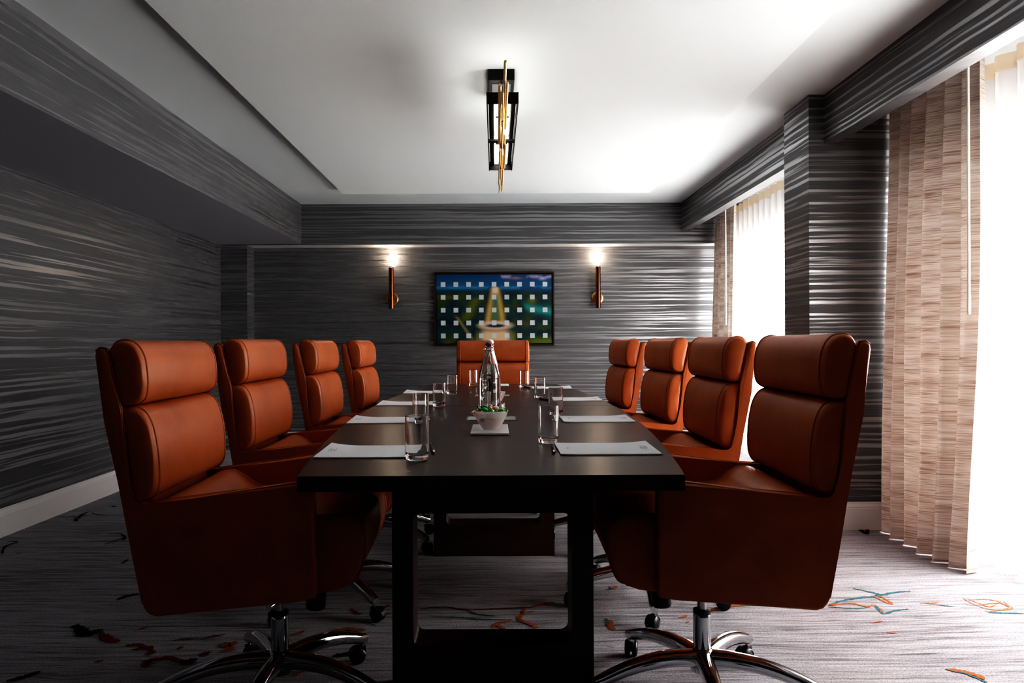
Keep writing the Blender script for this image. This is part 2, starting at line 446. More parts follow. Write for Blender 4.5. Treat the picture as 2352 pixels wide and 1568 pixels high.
# curtain pelmets and column on the window side
bm = bmesh.new(); add_box(bm, (1.852, YN, 2.172), (1.935, 4.156, ZC)); struct('beam_right', bm, M['paper_wall'])
bm = bmesh.new(); add_box(bm, (1.852, 4.51, 2.160), (1.935, YB, ZC)); struct('beam_right_far', bm, M['paper_wall'])
bm = bmesh.new(); add_box(bm, (1.764, 4.156, 0), (XW, 4.51, ZC)); struct('column_right', bm, M['paper_wall'])
# window wall with two openings
WIN = [(1.95, 4.156), (4.51, 7.30)]
bm = bmesh.new()
add_box(bm, (XW, YN-.1, 0), (XW+.12, 1.95, ZC)); add_box(bm, (XW, 7.30, 0), (XW+.12, YR+.1, ZC))
add_box(bm, (XW, 4.156, 0), (XW+.12, 4.51, ZC))
for a, b in WIN:
    add_box(bm, (XW, a, 0), (XW+.12, b, .20)); add_box(bm, (XW, a, 1.90), (XW+.12, b, ZC))
struct('wall_right', bm, M['soffit'])
for i, (a, b) in enumerate(WIN):
    bm = bmesh.new(); x0, x1 = XW+.03, XW+.09
    for lo, hi in (((x0,a,.20),(x1,b,.25)), ((x0,a,1.85),(x1,b,1.90)), ((x0,a,.25),(x1,a+.05,1.85)), ((x0,b-.05,.25),(x1,b,1.85)), ((x0,(a+b)/2-.03,.25),(x1,(a+b)/2+.03,1.85))):
        add_box(bm, lo, hi)
    w = struct('window_%d' % (i+1), bm, M['white'])
    bm = bmesh.new()
    for y0, y1 in ((a+.05, (a+b)/2-.03), ((a+b)/2+.03, b-.05)):
        bm.faces.new(ring(bm, [(XW+.06,y0,.25),(XW+.06,y1,.25),(XW+.06,y1,1.85),(XW+.06,y0,1.85)]))
    new_obj('window_glass', bm, M['pane'], w)

def baseboard(name, p0, p1, nrm):
    d = (Vector(p1) - Vector(p0)); L = d.length; d.normalize(); nrm = Vector(nrm)
    prof = [(0,0),(.016,0),(.016,.118),(.013,.122),(.013,.128),(.010,.135),(.006,.142),(.004,.154),(0,.155)]
    bm = bmesh.new()
    a = ring(bm, [Vector((*p0, 0)) + Vector((nrm.x*o, nrm.y*o, z)) for o, z in prof])
    b = ring(bm, [Vector((*p1, 0)) + Vector((nrm.x*o, nrm.y*o, z)) for o, z in prof])
    bridge(bm, a, b); bm.faces.new(a); bm.faces.new(list(reversed(b)))
    return struct(name, bm, M['white'])
baseboard('baseboard_left', (XL, YN), (XL, YB), (1, 0))
baseboard('baseboard_back', (-2.467, YR), (XW, YR), (0, -1))
baseboard('baseboard_column', (1.764, 4.156), (2.50, 4.156), (0, -1))
baseboard('baseboard_column_side', (1.764, 4.51), (1.764, 4.14), (-1, 0))

# ------------------------------------------------------------------ window dressing
def cloth(name, m, y0, y1, xf, z0, zf, ny, nz, parent=None):
    bm = bmesh.new(); uv = bm.loops.layers.uv.new('UVMap'); rows = []
    for j in range(nz+1):
        row = []
        for i in range(ny+1):
            s = i/ny; tz = j/nz; y = y0 + (y1-y0)*s; zt = zf(s); z = z0 + (zt-z0)*tz
            x, dy = xf(s, tz, y)
            row.append((bm.verts.new((x, y+dy, z)), s*abs(y1-y0)*1.6, z))
        rows.append(row)
    for j in range(nz):
        for i in range(ny):
            q = (rows[j][i], rows[j][i+1], rows[j+1][i+1], rows[j+1][i])
            f = bm.faces.new([v[0] for v in q])
            for lp, v in zip(f.loops, q): lp[uv].uv = (v[1], v[2])
    return new_obj(name, bm, m, parent, smooth=80)

def drape(name, y0, y1, folds, xb, xt, amp, seed, label, ztop=2.435):
    r = random.Random(seed); ph = [r.uniform(0, 6.3) for _ in range(4)]
    root = empty(name, (xb, (y0+y1)/2, 0), 0, label, 'curtain', 'drawn-back drapes beside the windows')
    def xf(s, t, y):
        a = amp*(1 - .45*t) * (.75 + .25*math.sin(3.1*s + ph[0]))
        w = math.sin(2*PI*folds*(s + .022*math.sin(9*s+ph[1])) + .30*math.sin(1.6*t*PI+ph[2]+4*s)) + .30*(1-.6*t)*math.sin(2*PI*folds*1.63*s+ph[0]); w = max(-1.15, min(1.15, w))
        w = math.copysign(abs(w)**1.1, w)
        x = xb + (xt-xb)*t + a*w - root.location.x
        dy = -root.location.y + .02*math.sin(5*t + 6*s + ph[3])*(1-t)
        return x, dy
    cloth('fabric_panel', M['drape'], y0, y1, xf, .006, lambda s: ztop, 200, 26, root)
    return root

d1 = drape('window_drape', 3.315, 4.140, 6.2, 2.150, 2.195, .060, 1, 'beige slub drape bunched at the right of the column, nearest the camera')
d2 = drape('window_drape', 6.74, 7.32, 6, 2.135, 2.19, .044, 2, 'beige slub drape bunched against the back wall corner')

def sheer(y0, y1, n, label, seed):
    r = random.Random(seed); ph = [r.uniform(0, 6.3) for _ in range(4)]; xb = 2.33
    root = empty('sheer_curtain', (xb, (y0+y1)/2, 0), 0, label, 'sheer curtain', 'white sheers over the windows')
    def xf(s, t, y):
        w = math.sin(2*PI*n*s + .5*math.sin(9*s+ph[0])); a = .040*(1-.35*t)
        return a*w, -root.location.y
    cloth('voile_panel', M['sheer'], y0, y1, xf, .02, lambda s: 2.30, 260, 10, root)
    bm = bmesh.new(); k = 120; prev = None
    for i in range(k+1):
        s = i/k; y = y0 + (y1-y0)*s - root.location.y; x = .026*math.sin(2*PI*n*s + .5*math.sin(9*s+ph[0])) - .004
        cur = (bm.verts.new((x, y, 2.285)), bm.verts.new((x, y, 2.36)))
        if prev: bm.faces.new((prev[0], cur[0], cur[1], prev[1]))
        prev = cur
    new_obj('header_tape', bm, M['tape'], root, smooth=80)
    return root
sheer(1.75, 4.12, 17, 'white sheer curtain over the nearer window, at the right edge', 5)
sheer(4.55, 7.30, 20, 'white sheer curtain over the far window, behind the column', 6)

def wand(x, y, ztop, zbot, label):
    root = empty('curtain_wand', (x, y, zbot), 0, label, 'curtain wand', 'pull wands in front of the drapes')
    bm = bmesh.new(); lathe(bm, [(.006, 0), (.0075, .02), (.006, .12), (.0055, ztop-zbot-.03), (.004, ztop-zbot)], 12)
    new_obj('rod', bm, M['wand'], root, smooth=40)
    bm = bmesh.new(); tube(bm, [(0,0,ztop-zbot-.005), (.02,0,ztop-zbot+.03), (.06,0,ztop-zbot+.03)], .003, 6)
    new_obj('hook', bm, M['steel'], root, smooth=40)
wand(2.088, 3.262, 2.40, 1.172, 'cream pull wand hanging in front of the near drape')
wand(2.085, 6.69, 2.40, 1.21, 'cream pull wand hanging in front of the far drape')

# ------------------------------------------------------------------ conference table
T0, T1, TZ = 1.733, 5.565, .745
def half_w(y):
    t = (y - (T0+T1)/2)/((T1-T0)/2); return .4545 + .138*(1 - t*t)
table = empty('conference_table', (-.012, (T0+T1)/2, 0), 0, 'long dark espresso wood boat-shaped conference table', 'table')
TO = table.location
def half_top(y0, y1):
    bm = bmesh.new(); n = 30; L = []; Rr = []
    ys = [y0 + (y1-y0)*k/n for k in range(n+1)]
    for y in ys: L.append((-half_w(y), y-TO.y)); Rr.append((half_w(y), y-TO.y))
    out = L + list(reversed(Rr))
    a = ring(bm, [(x, y, .708) for x, y in out]); b = ring(bm, [(x, y, TZ) for x, y in out])
    fa = bm.faces.new(list(reversed(a))); fb = bm.faces.new(b); bridge(bm, a, b)
    bmesh.ops.bevel(bm, geom=list(fb.edges)+list(fa.edges), offset=.002, segments=2, affect='EDGES')
    return bm
new_obj('tabletop', half_top(T0, TO.y-.0008), M['wood'], table, smooth=35)
new_obj('tabletop', half_top(TO.y+.0008, T1), M['wood'], table, smooth=35)
def portal(y0, y1):
    bm = bmesh.new(); x0, x1, z1 = -.298, .300, .708; i0, i1, j0, j1 = -.236, .236, .156, .550; rr = .022
    outer = [(x0,0),(x1,0),(x1,z1),(x0,z1)]
    def corner(cx, cz, a0): return [(cx+rr*math.cos(R(a0+30*k)), cz+rr*math.sin(R(a0+30*k))) for k in range(4)]
    c = [corner(i0+rr, j0+rr, 180), corner(i1-rr, j0+rr, 270), corner(i1-rr, j1-rr, 0), corner(i0+rr, j1-rr, 90)]
    rings = []
    for y in (y0, y1):
        yy = y - TO.y
        o = ring(bm, [(x, yy, z) for x, z in outer]); ins = [ring(bm, [(x, yy, z) for x, z in cc]) for cc in c]
        rings.append((o, ins))
        for k in range(4):
            kn = (k+1) % 4
            bm.faces.new([o[k], o[kn]] + [ins[kn][0]] + [ins[k][-1]])
            for q in range(3): bm.faces.new((o[k], ins[k][q+1], ins[k][q]))
    bridge(bm, rings[0][0], rings[1][0])
    fi = [v for cc in rings[0][1] for v in cc]; fj = [v for cc in rings[1][1] for v in cc]
    bridge(bm, fi, fj)
    return bm
for y0 in (2.199, 3.664, 5.02):
    new_obj('leg', portal(y0, y0+.13), M['wood'], table, smooth=35)
# flush power ports let into the top
def port(y0, y1, label):
    root = empty('table_port', (-.017, (y0+y1)/2, TZ), 0, label, 'cable port', 'flush metal cable ports in the table top')
    w, d = .1035, (y1-y0)/2
    bm = bmesh.new(); add_box(bm, (-w+.006, -d+.006, 0), (w-.006, d-.006, .0016), bevel=.0005, seg=1); new_obj('flap', bm, M['plate'], root, smooth=30)
    bm = bmesh.new()
    for lo, hi in (((-w,-d,0),(w,-d+.005,.0022)), ((-w,d-.005,0),(w,d,.0022)), ((-w,-d+.005,0),(-w+.005,d-.005,.0022)), ((w-.005,-d+.005,0),(w,d-.005,.0022))): add_box(bm, lo, hi)
    new_obj('trim_ring', bm, M['steel'], root)
port(2.965, 3.115, 'flush metal cable port in the table behind the front candy bowl')
port(4.275, 4.435, 'flush metal cable port in the table behind the second bottle')

# ------------------------------------------------------------------ leather chairs
SIDE = [(.222,.362),(.240,.367),(.252,.380),(.258,.400),(.279,.515),(.312,.714),(.343,.869),(.364,1.035),(.362,1.048),(.352,1.056),(.340,1.054),(.332,1.042),
        (.302,.900),(.289,.760),(.283,.692),(.274,.660),(.260,.648),(.242,.645),(-.170,.6985),(-.180,.696),(-.184,.688),(-.184,.400),(-.180,.393),(-.141,.389)]
def loft(prof, stations, name, parent, c):
    """sections of one outline across the width; stations: (y, scale toward centroid c, bulge)"""
    bm = bmesh.new(); P = catmull([(p[0], p[1], 0) for p in prof], 5)
    prev = None; first = None
    for y, s, push in stations:
        cur = ring(bm, [(c[0]+(p.x-c[0])*s - push*max(0, (c[0]-p.x))/.06*.35, y, c[1]+(p.y-c[1])*s) for p in P])
        if prev: bridge(bm, prev, cur)
        else: first = cur
        prev = cur
    for rg, y in ((first, stations[0][0]), (prev, stations[-1][0])):
        sgn = -1 if y < 0 else 1
        inner = ring(bm, [(c[0]+(v.co.x-c[0])*.55, y + sgn*.004, c[1]+(v.co.z-c[1])*.55) for v in rg])
        bridge(bm, rg, inner); bm.faces.new(inner)
    o = new_obj(name, bm, M['leather'], parent, smooth=60)
    return o, P
def stations(w, r=.022, push=.022):
    st = []
    for k in range(5):
        a = R(90*k/4); st.append((-w + r*(1-math.cos(a)) , 1 - .16*(1-math.sin(a)), 0))
    for f in (-.6, -.3, 0, .3, .6): st.append((f*w, 1, push*(1-(abs(f)/.95)**2)))
    for k in range(4, -1, -1):
        a = R(90*k/4); st.append((w - r*(1-math.cos(a)), 1 - .16*(1-math.sin(a)), 0))
    return st
def piping(P, c, w, parent, s=.985, rad=.0032, stitch=True):
    for sgn in (-1, 1):
        bm = bmesh.new()
        tube(bm, [(c[0]+(p.x-c[0])*s, sgn*w, c[1]+(p.y-c[1])*s) for p in P], rad, 6, closed=True)
        pp = new_obj('piping', bm, M['seam'], parent, smooth=60)

def make_caster(parent, x, z_top, spin):
    bm = bmesh.new()
    lathe(bm, [(.007, .052), (.007, z_top)], 10, mi=1)
    off = .016
    for s in (-1, 1):
        # twin wheels
        for k, (r_, t_) in enumerate(((.0, .0),)): pass
        prof = [(.004,.0),(.020,.0),(.0245,.003),(.0255,.008),(.0245,.013),(.020,.0165),(.006,.018)]
        pts = []
        prev = None; first = None
        for rr, d in prof:
            cur = ring(bm, [(off + rr*math.cos(2*PI*q/24), s*(.004+d), .0255 + rr*math.sin(2*PI*q/24)) for q in range(24)])
            if prev: bridge(bm, prev, cur)
            else: first = cur
            prev = cur
        bm.faces.new(first); bm.faces.new(prev)
    # hood over the wheels
    for s in (-1, 1):
        prev = None
        for k in range(9):
            a = R(-10 + 180*k/8 + 10)
            cur = [bm.verts.new((off + rr*math.cos(a), yy, .0255 + rr*math.sin(a))) for rr, yy in ((.0285, .0), (.0285, s*.017), (.0245, s*.0205))]
            if prev:
                for q in range(2): bm.faces.new((prev[q], prev[q+1], cur[q+1], cur[q]))
            prev = cur
    add_box(bm, (-.012, -.011, .030), (.018, .011, .056), bevel=.004)
    return new_obj('caster', bm, [M['black'], M['chrome']], parent, smooth=40, loc=(x, 0, 0), rot=(0, 0, spin))

def make_base_arm(parent, ang, spin):
    bm = bmesh.new(); n = 14; prev = None; first = None
    for i in range(n+1):
        t = i/n; x = .020 + .318*t
        top = .146 - .004*t - .052*t**2.1 + .010*math.sin(PI*t); h = .052 - .016*t; w = .026 - .008*t
        if i == n: h *= .8; w *= .75; 
        cz = top - h/2
        cur = ring(bm, [(x, w*math.copysign(abs(math.cos(a))**.8, math.cos(a)), cz + h/2*math.copysign(abs(math.sin(a))**.8, math.sin(a)))
                        for a in [2*PI*k/16 for k in range(16)]])
        if prev: bridge(bm, prev, cur)
        else: first = cur
        prev = cur
    bm.faces.new(first); bm.faces.new(prev)
    o = new_obj('base_arm', bm, M['chrome'], parent, smooth=50, rot=(0, 0, ang))
    make_caster(o, .322, .070, spin)
    return o

def make_chair(label):
    root = empty('conference_chair', (0,0,0), 0, label, 'chair', 'tan leather conference chairs around the table')
    W = .29
    for s in (-1, 1):
        bm = bmesh.new(); y0, y1 = (s*W, s*(W-.050)) if s < 0 else (s*(W-.050), s*W)
        extrude_profile(bm, SIDE, y0, y1, bevel=.008, seg=3)
        sp = new_obj('side_panel', bm, M['leather'], root, smooth=38)
        bm = bmesh.new()
        path = [(p[0], s*(W-.0075), p[1]) for p in SIDE[8:21]]
        P = catmull(path, 3, closed=False)
        tube(bm, [(p.x + (.0 if p.z < .9 else 0), p.y, p.z+.0005) for p in P], .0028, 6)
        new_obj('piping', bm, M['seam'], sp, smooth=60)
    # back panel between the sides
    bm = bmesh.new()
    back = [(.222,.364),(.250,.366),(.262,.395),(.284,.515),(.317,.714),(.348,.869),(.368,1.030),(.362,1.048),(.350,1.055),(.338,1.050),(.318,.98),(.300,.900),(.286,.76),(.276,.66),(.236,.42)]
    extrude_profile(bm, back, -W+.048, W-.048, bevel=.004, seg=2)
    new_obj('back_panel', bm, M['leather'], root, smooth=45)
    # headrest
    head = [(.304,.910),(.312,.950),(.326,1.020),(.331,1.052),(.318,1.071),(.292,1.075),(.266,1.062),(.249,1.030),(.243,.985),(.243,.950),(.251,.922),(.275,.907)]
    hc = (.285,.99)
    hr, P = loft(head, stations(W-.006), 'headrest', root, hc); piping(P, hc, W-.030, hr, 1.004)
    low = [(.281,.664),(.289,.760),(.302,.890),(.296,.902),(.276,.902),(.252,.888),(.234,.855),(.223,.800),(.219,.745),(.221,.695),(.234,.668),(.256,.658)]
    lc = (.262,.785)
    lr, P = loft(low, stations(W-.008), 'back_cushion', root, lc); piping(P, lc, W-.032, lr, 1.004)
    # seat
    seat = [(.245,.560),(.242,.630),(.215,.650),(.178,.648),(.140,.628),(.108,.604),(.05,.594),(-.10,.594),(-.22,.599),(-.272,.592),(-.302,.568),(-.310,.525),(-.304,.480),(-.290,.440),(-.268,.416),(-.20,.412),(.05,.412),(.23,.414)]
    sc = (-.04,.525)
    st = [(y, 1 - (1-s)*.25, 0) for y, s, _ in stations(.2405, .016)]
    sr, P = loft(seat, st, 'seat_cushion', root, sc); piping([p for p in P], sc, .2335, sr, 1.0)
    pan = [(.238,.372),(.10,.376),(-.141,.388),(-.225,.3985),(-.258,.408),(-.272,.420),(-.20,.428),(.10,.428),(.23,.425)]
    bm = bmesh.new(); extrude_profile(bm, pan, -.239, .239, bevel=.004, seg=2); new_obj('seat_pan', bm, M['leather'], root, smooth=45)
    # mechanism, lift and base
    bm = bmesh.new(); add_box(bm, (-.09,-.075,.352), (.10,.075,.385), bevel=.008); add_box(bm, (-.13,-.03,.362), (-.08,.03,.392), bevel=.006)
    new_obj('tilt_mechanism', bm, M['black'], root, smooth=35)
    bm = bmesh.new(); lathe(bm, [(.026,.0),(.029,.006),(.0285,.105),(.024,.11)], 24)
    new_obj('tension_knob', bm, M['black'], root, smooth=40, loc=(-.118,-.0,.272), rot=(0, R(-5), 0))
    bm = bmesh.new(); lathe(bm, [(.0255,.125),(.0255,.245),(.0235,.252)], 28); gl = new_obj('gas_lift', bm, M['chrome'], root, smooth=40)
    bm = bmesh.new(); lathe(bm, [(.0255,.2515),(.0255,.262),(.0150,.264)], 28); new_obj('collar', bm, M['black'], gl, smooth=40)
    bm = bmesh.new(); lathe(bm, [(.0138,.255),(.0138,.340),(.020,.342),(.020,.36)], 24); new_obj('piston', bm, M['shaft'], gl, smooth=40)
    bm = bmesh.new(); lathe(bm, [(.022,.075),(.034,.082),(.040,.100),(.038,.130),(.030,.146),(.026,.150)], 28); new_obj('base_hub', bm, M['chrome'], root, smooth=50)
    for k in range(5): make_base_arm(root, R(72*k), random.uniform(0, 6.28))
    return root

CHAIRS = [  # x, y, turn (0 = facing -x), star angle in the room, label
    (.610, 2.20, -1.5, 48, 'tan leather chair nearest the camera on the window side, its side in shadow'),
    (.615, 3.05, -1, 48, 'second tan leather chair from the camera on the window side, with sunlit side'),
    (.605, 3.89,  2, 20, 'third tan leather chair from the camera on the window side'),
    (.532, 4.72,  2, 60, 'farthest tan leather chair on the window side of the table'),
    (-.645, 2.20, 182, 52, 'tan leather chair nearest the camera on the dark wall side'),
    (-.690, 3.05, 180.5, 26, 'second tan leather chair from the camera on the dark wall side'),
    (-.632, 3.89, 181, 40, 'third tan leather chair from the camera on the dark wall side'),
    (-.567, 4.74, 180, 10, 'farthest tan leather chair on the dark wall side of the table'),
    (-.020, 5.60, 90, 54, 'tan leather chair at the head of the table, facing the camera under the picture'),
]
proto = make_chair('x')
for i, (x, y, a, star, lab) in enumerate(CHAIRS):
    c = proto if i == 0 else copy_tree(proto)
    c.location = (x, y, 0); c.rotation_euler = (0, 0, R(a)); c['label'] = lab
    arms = [o for o in c.children if o.name.startswith('base_arm')]
    if i == 4:                                          # this one is leaned back on its base
        for o in c.children:
            if not o.name.startswith(('base_', 'gas_lift')):
                o.location = Vector(o.location) + Vector((.012, 0, -.003)); o.rotation_euler.y += R(1.0)
    rc = random.Random(40+i)
    for k, o in enumerate(arms):
        o.rotation_euler = (0, 0, R(star + 72*k - a))
        for q in o.children: q.rotation_euler = (0, 0, rc.uniform(0, 6.28))

# ------------------------------------------------------------------ table settings
def make_glass(label):
    bm = bmesh.new(); r0, r1, h = .0300, .0315, .118; n = 40
    lathe(bm, [(.004,.0),(.024,.0),(.0285,.0015),(.0300,.006),(r1-.0002,.02),(r1,h-.0015),(r1-.0009,h),(r1-.0018,h-.0015),(r1-.0023,.022),(.0272,.0165),(.022,.0135),(.004,.013)], n)
    o = new_obj('drinking_glass', bm, M['glass'], None, smooth=60)
    return tag(o, label, 'glass', 'clear tumblers set at each place')
GL = [(-.210,1.972,'clear glass tumbler at the front left place, nearest the camera'), (-.289,2.847,'clear glass tumbler at the second left place'),
      (-.277,3.626,'clear glass tumbler at the third left place'), (-.263,4.484,'clear glass tumbler at the fourth left place'),
      (-.161,5.317,'clear glass tumbler left of the bottles, at the far end of the table'), (.163,2.294,'clear glass tumbler at the front right place, beside the nearest right pad'),
      (.257,3.17,'clear glass tumbler at the second right place'), (.248,4.155,'clear glass tumbler at the third right place'),
      (.197,5.12,'clear glass tumbler at the far right place, before the head chair')]
g0 = make_glass(GL[0][2])
for i, (x, y, lab) in enumerate(GL):
    g = g0 if i == 0 else g0.copy()
    if i: COL.objects.link(g)
    g.location = (x, y, TZ+.0004); g.rotation_euler = (0, 0, .7*i); g['label'] = lab

def make_pad(w, d, flip, label, curl):
    """stack of loose sheets, the outer edge lifted a little"""
    root = empty('note_paper', (0,0,0), 0, label, 'paper', 'white note sheets laid at each place')
    def height(x, y, lift):
        e = max(0, (x if flip > 0 else -x)/(w/2) - .35)/.65
        e2 = max(0, (-x if flip > 0 else x)/(w/2) - .55)/.45
        return lift + curl*e*e*(.55+.45*(y/(d/2))) + .0015*e2*e2
    bm = bmesh.new(); nx, ny = 24, 10
    for z in (0.0035,):
        top = [[bm.verts.new((-w/2+w*i/nx, -d/2+d*j/ny, height(-w/2+w*i/nx, -d/2+d*j/ny, z))) for i in range(nx+1)] for j in range(ny+1)]
        bot = [[bm.verts.new((v.co.x, v.co.y, max(0.0, v.co.z-.0034))) for v in row] for row in top]
    for j in range(ny):
        for i in range(nx):
            bm.faces.new((top[j][i], top[j][i+1], top[j+1][i+1], top[j+1][i])); bm.faces.new((bot[j][i], bot[j+1][i], bot[j+1][i+1], bot[j][i+1]))
    for i in range(nx):
        bm.faces.new((bot[0][i], bot[0][i+1], top[0][i+1], top[0][i])); bm.faces.new((bot[ny][i+1], bot[ny][i], top[ny][i], top[ny][i+1]))
    for j in range(ny):
        bm.faces.new((bot[j+1][0], bot[j][0], top[j][0], top[j+1][0])); bm.faces.new((bot[j][nx], bot[j+1][nx], top[j+1][nx], top[j][nx]))
    new_obj('sheet', bm, M['paper'], root, smooth=40)
    # printed logo near the inner end and an address block at the outer end
    bm = bmesh.new()
    def mark(x0, x1, y0, y1):
        k = 4
        a = [bm.verts.new((x0+(x1-x0)*i/k, y0, height(x0+(x1-x0)*i/k, y0, .0041))) for i in range(k+1)]
        b = [bm.verts.new((x0+(x1-x0)*i/k, y1, height(x0+(x1-x0)*i/k, y1, .0041))) for i in range(k+1)]
        for i in range(k): bm.faces.new((a[i], a[i+1], b[i+1], b[i]))
    s = flip
    for q in range(3):
        x = s*(w/2 - .020 - .0075*q); y0 = -.022 if q != 1 else -.026
        mark(x-.0009, x+.0009, y0, y0+.047)
    new_obj('address_block', bm, M['ink'], root)
    bm = bmesh.new()
    for q, ww in ((0, .009), (1, .006)):
        x = -s*(w/2 - .030 - .006*q)
        mark(x-.0013, x+.0013, -ww, ww)
    new_obj('printed_mark', bm, M['ink'], root)
    return root
PADS = [(-.355,2.115,-1,.009,0,'white note sheets at the front left place, outer corner curled up'), (.3175,2.150,1,.006,0,'white note sheets at the front right place, beside a black pen'),
        (-.440,2.975,-1,.009,1,'white note sheets at the second left place'), (.403,2.985,1,.005,0,'white note sheets at the second right place'),
        (-.455,3.79,-1,.008,0,'white note sheets at the third left place'), (.4295,4.03,1,.005,0,'white note sheets at the third right place'),
        (-.432,4.665,-1,.008,0,'white note sheets at the fourth left place'), (.375,5.05,1,.008,-1,'white note sheets at the far right place')]
for x, y, fl, cu, rz, lab in PADS:
    p = make_pad(.279, .228, fl, lab, cu); p.location = (x, y, TZ+.0004); p.rotation_euler = (0, 0, R(rz))
p = make_pad(.279, .216, 1, 'white note sheets before the head chair, half hidden by the bottle', .004); p.location = (-.012, 5.40, TZ+.0004); p.rotation_euler = (0, 0, R(90))

def make_pen(label):
    root = empty('ballpoint_pen', (0,0,0), 0, label, 'pen', 'black pens beside the note sheets')
    bm = bmesh.new(); tube(bm, [(0,-.066,.0058),(0,-.055,.0058),(0,.0,.0058),(0,.066,.0058)], [.0046,.0056,.0056,.0050], 12); new_obj('barrel', bm, M['black'], root, smooth=40)
    bm = bmesh.new(); tube(bm, [(0,-.078,.0052),(0,-.066,.0058)], [.0014,.0044], 12); tube(bm, [(0,.066,.0058),(0,.075,.0058)], [.003,.003], 10)
    add_box(bm, (-.002,.028,.0112), (.002,.066,.0128)); new_obj('tip_and_clip', bm, M['steel'], root, smooth=40)
    return root
PENS = [(-.185,2.15,8,'black pen seen through the front left tumbler'), (.166,2.14,-3,'black pen between the front right tumbler and the note sheets'),
        (-.272,3.02,4,'black pen behind the second left tumbler'), (.240,2.955,-4,'black pen beside the second right note sheets'),
        (-.290,3.78,20,'black pen behind the third left tumbler'), (.262,3.99,18,'black pen beside the third right tumbler'),
        (-.270,4.62,24,'black pen behind the fourth left tumbler'), (.222,5.02,22,'black pen beside the far right tumbler')]
pen0 = make_pen('x')
for i, (x, y, rz, lab) in enumerate(PENS):
    c = pen0 if i == 0 else copy_tree(pen0)
    c.location = (x, y, TZ+.0004); c.rotation_euler = (0, 0, R(rz)); c['label'] = lab

def make_bottle(label):
    root = empty('swing_top_bottle', (0,0,0), 0, label, 'bottle', 'swing-top water bottles on the table')
    bm = bmesh.new(); n = 48
    out = [(.004,.0),(.036,.0),(.041,.003),(.043,.009),(.0435,.03),(.0435,.150),(.0428,.168),(.0395,.190),(.0335,.213),(.0270,.235),(.0215,.255),(.0180,.272),(.0165,.283),(.0172,.286),(.0172,.289),(.0158,.291),
           (.0150,.296),(.0180,.298),(.0180,.305),(.0150,.3065)]
    inn = [(.0115,.3055),(.0115,.285),(.0140,.270),(.0180,.254),(.0238,.234),(.0303,.212),(.0362,.189),(.0395,.167),(.0402,.150),(.0402,.03),(.0385,.012),(.030,.008),(.004,.011)]
    lathe(bm, out + inn, n); new_obj('bottle_body', bm, M['glass'], root, smooth=60)
    wt = [(.004,.0108),(.030,.0078),(.0387,.0118),(.0404,.03),(.0404,.150),(.0397,.167),(.0364,.189),(.0305,.212),(.0258,.228),(.004,.228)]
    bm = bmesh.new(); lathe(bm, wt, n); new_obj('water', bm, M['water'], root, smooth=60)
    bm = bmesh.new(); lathe(bm, [(.010,.309),(.0150,.3095),(.0158,.313),(.0150,.319),(.0120,.3225),(.004,.3235)], 28); new_obj('stopper', bm, M['ceramic'], root, smooth=50)
    bm = bmesh.new(); lathe(bm, [(.0095,.300),(.0140,.305),(.0150,.3075),(.0140,.3098),(.0095,.310)], 28); new_obj('gasket', bm, M['rubber'], root, smooth=50)
    bm = bmesh.new()
    for z in (.2815, .2945):
        tube(bm, [(.0172*math.cos(2*PI*k/24), .0172*math.sin(2*PI*k/24), z + .001*math.sin(2*PI*k/12)) for k in range(24)], .0011, 6, closed=True)
    for s in (-1, 1):
        tube(bm, catmull([(s*.0178,0,.2815),(s*.0215,-.004,.288),(s*.0235,-.003,.298),(s*.0195,0,.311),(s*.014,0,.316)], 4, False), .0012, 6)
    tube(bm, catmull([(-.0178,0,.2945),(-.012,-.019,.286),(0,-.021,.281),(.012,-.019,.286),(.0178,0,.2945)], 4, False), .0012, 6)
    new_obj('wire_bail', bm, M['steel'], root, smooth=60)
    return root
b1 = make_bottle('clear swing-top bottle behind the front candy bowl, with white stopper'); b1.location = (-.024, 2.885, TZ+.0004); b1.rotation_euler = (0,0,R(-62))
b2 = copy_tree(b1); b2['label'] = 'second clear swing-top bottle, hidden behind the front one'; b2.location = (-.025, 3.97, TZ+.0004); b2.rotation_euler = (0,0,R(-50))

def make_tray(label, y0, y1):
    bm = bmesh.new(); add_box(bm, (-.065, -(y1-y0)/2, 0), (.065, (y1-y0)/2, .0075), bevel=.0015)
    o = new_obj('serving_tray', bm, M['coaster'], None, smooth=40, loc=(-.0205, (y0+y1)/2, TZ+.0004)); return tag(o, label, 'tray', 'white trays under the candy bowls')
make_tray('small white rectangular tray under the front candy bowl', 2.485, 2.760)
make_tray('small white rectangular tray under the second candy bowl', 3.455, 3.73)

def make_bowl(label):
    bm = bmesh.new(); n = 48
    out = [(.004,.0),(.027,.0),(.0285,.0015),(.036,.012),(.046,.028),(.0545,.044),(.0605,.0595),(.0620,.0645),(.0612,.0660)]
    inn = [(.0600,.0645),(.0583,.0595),(.0520,.045),(.0432,.0295),(.0330,.0145),(.024,.006),(.004,.005)]
    lathe(bm, out + inn, n); o = new_obj('candy_bowl', bm, M['frost'], None, smooth=60)
    return tag(o, label, 'bowl', 'frosted glass candy bowls')
BZ = TZ + .0081
bw1 = make_bowl('frosted glass bowl of wrapped sweets, at the front of the table'); bw1.location = (-.018, 2.60, BZ)
bw2 = bw1.copy(); COL.objects.link(bw2); bw2['label'] = 'second frosted glass bowl, behind the front bottle'; bw2.location = (-.014, 3.585, BZ)

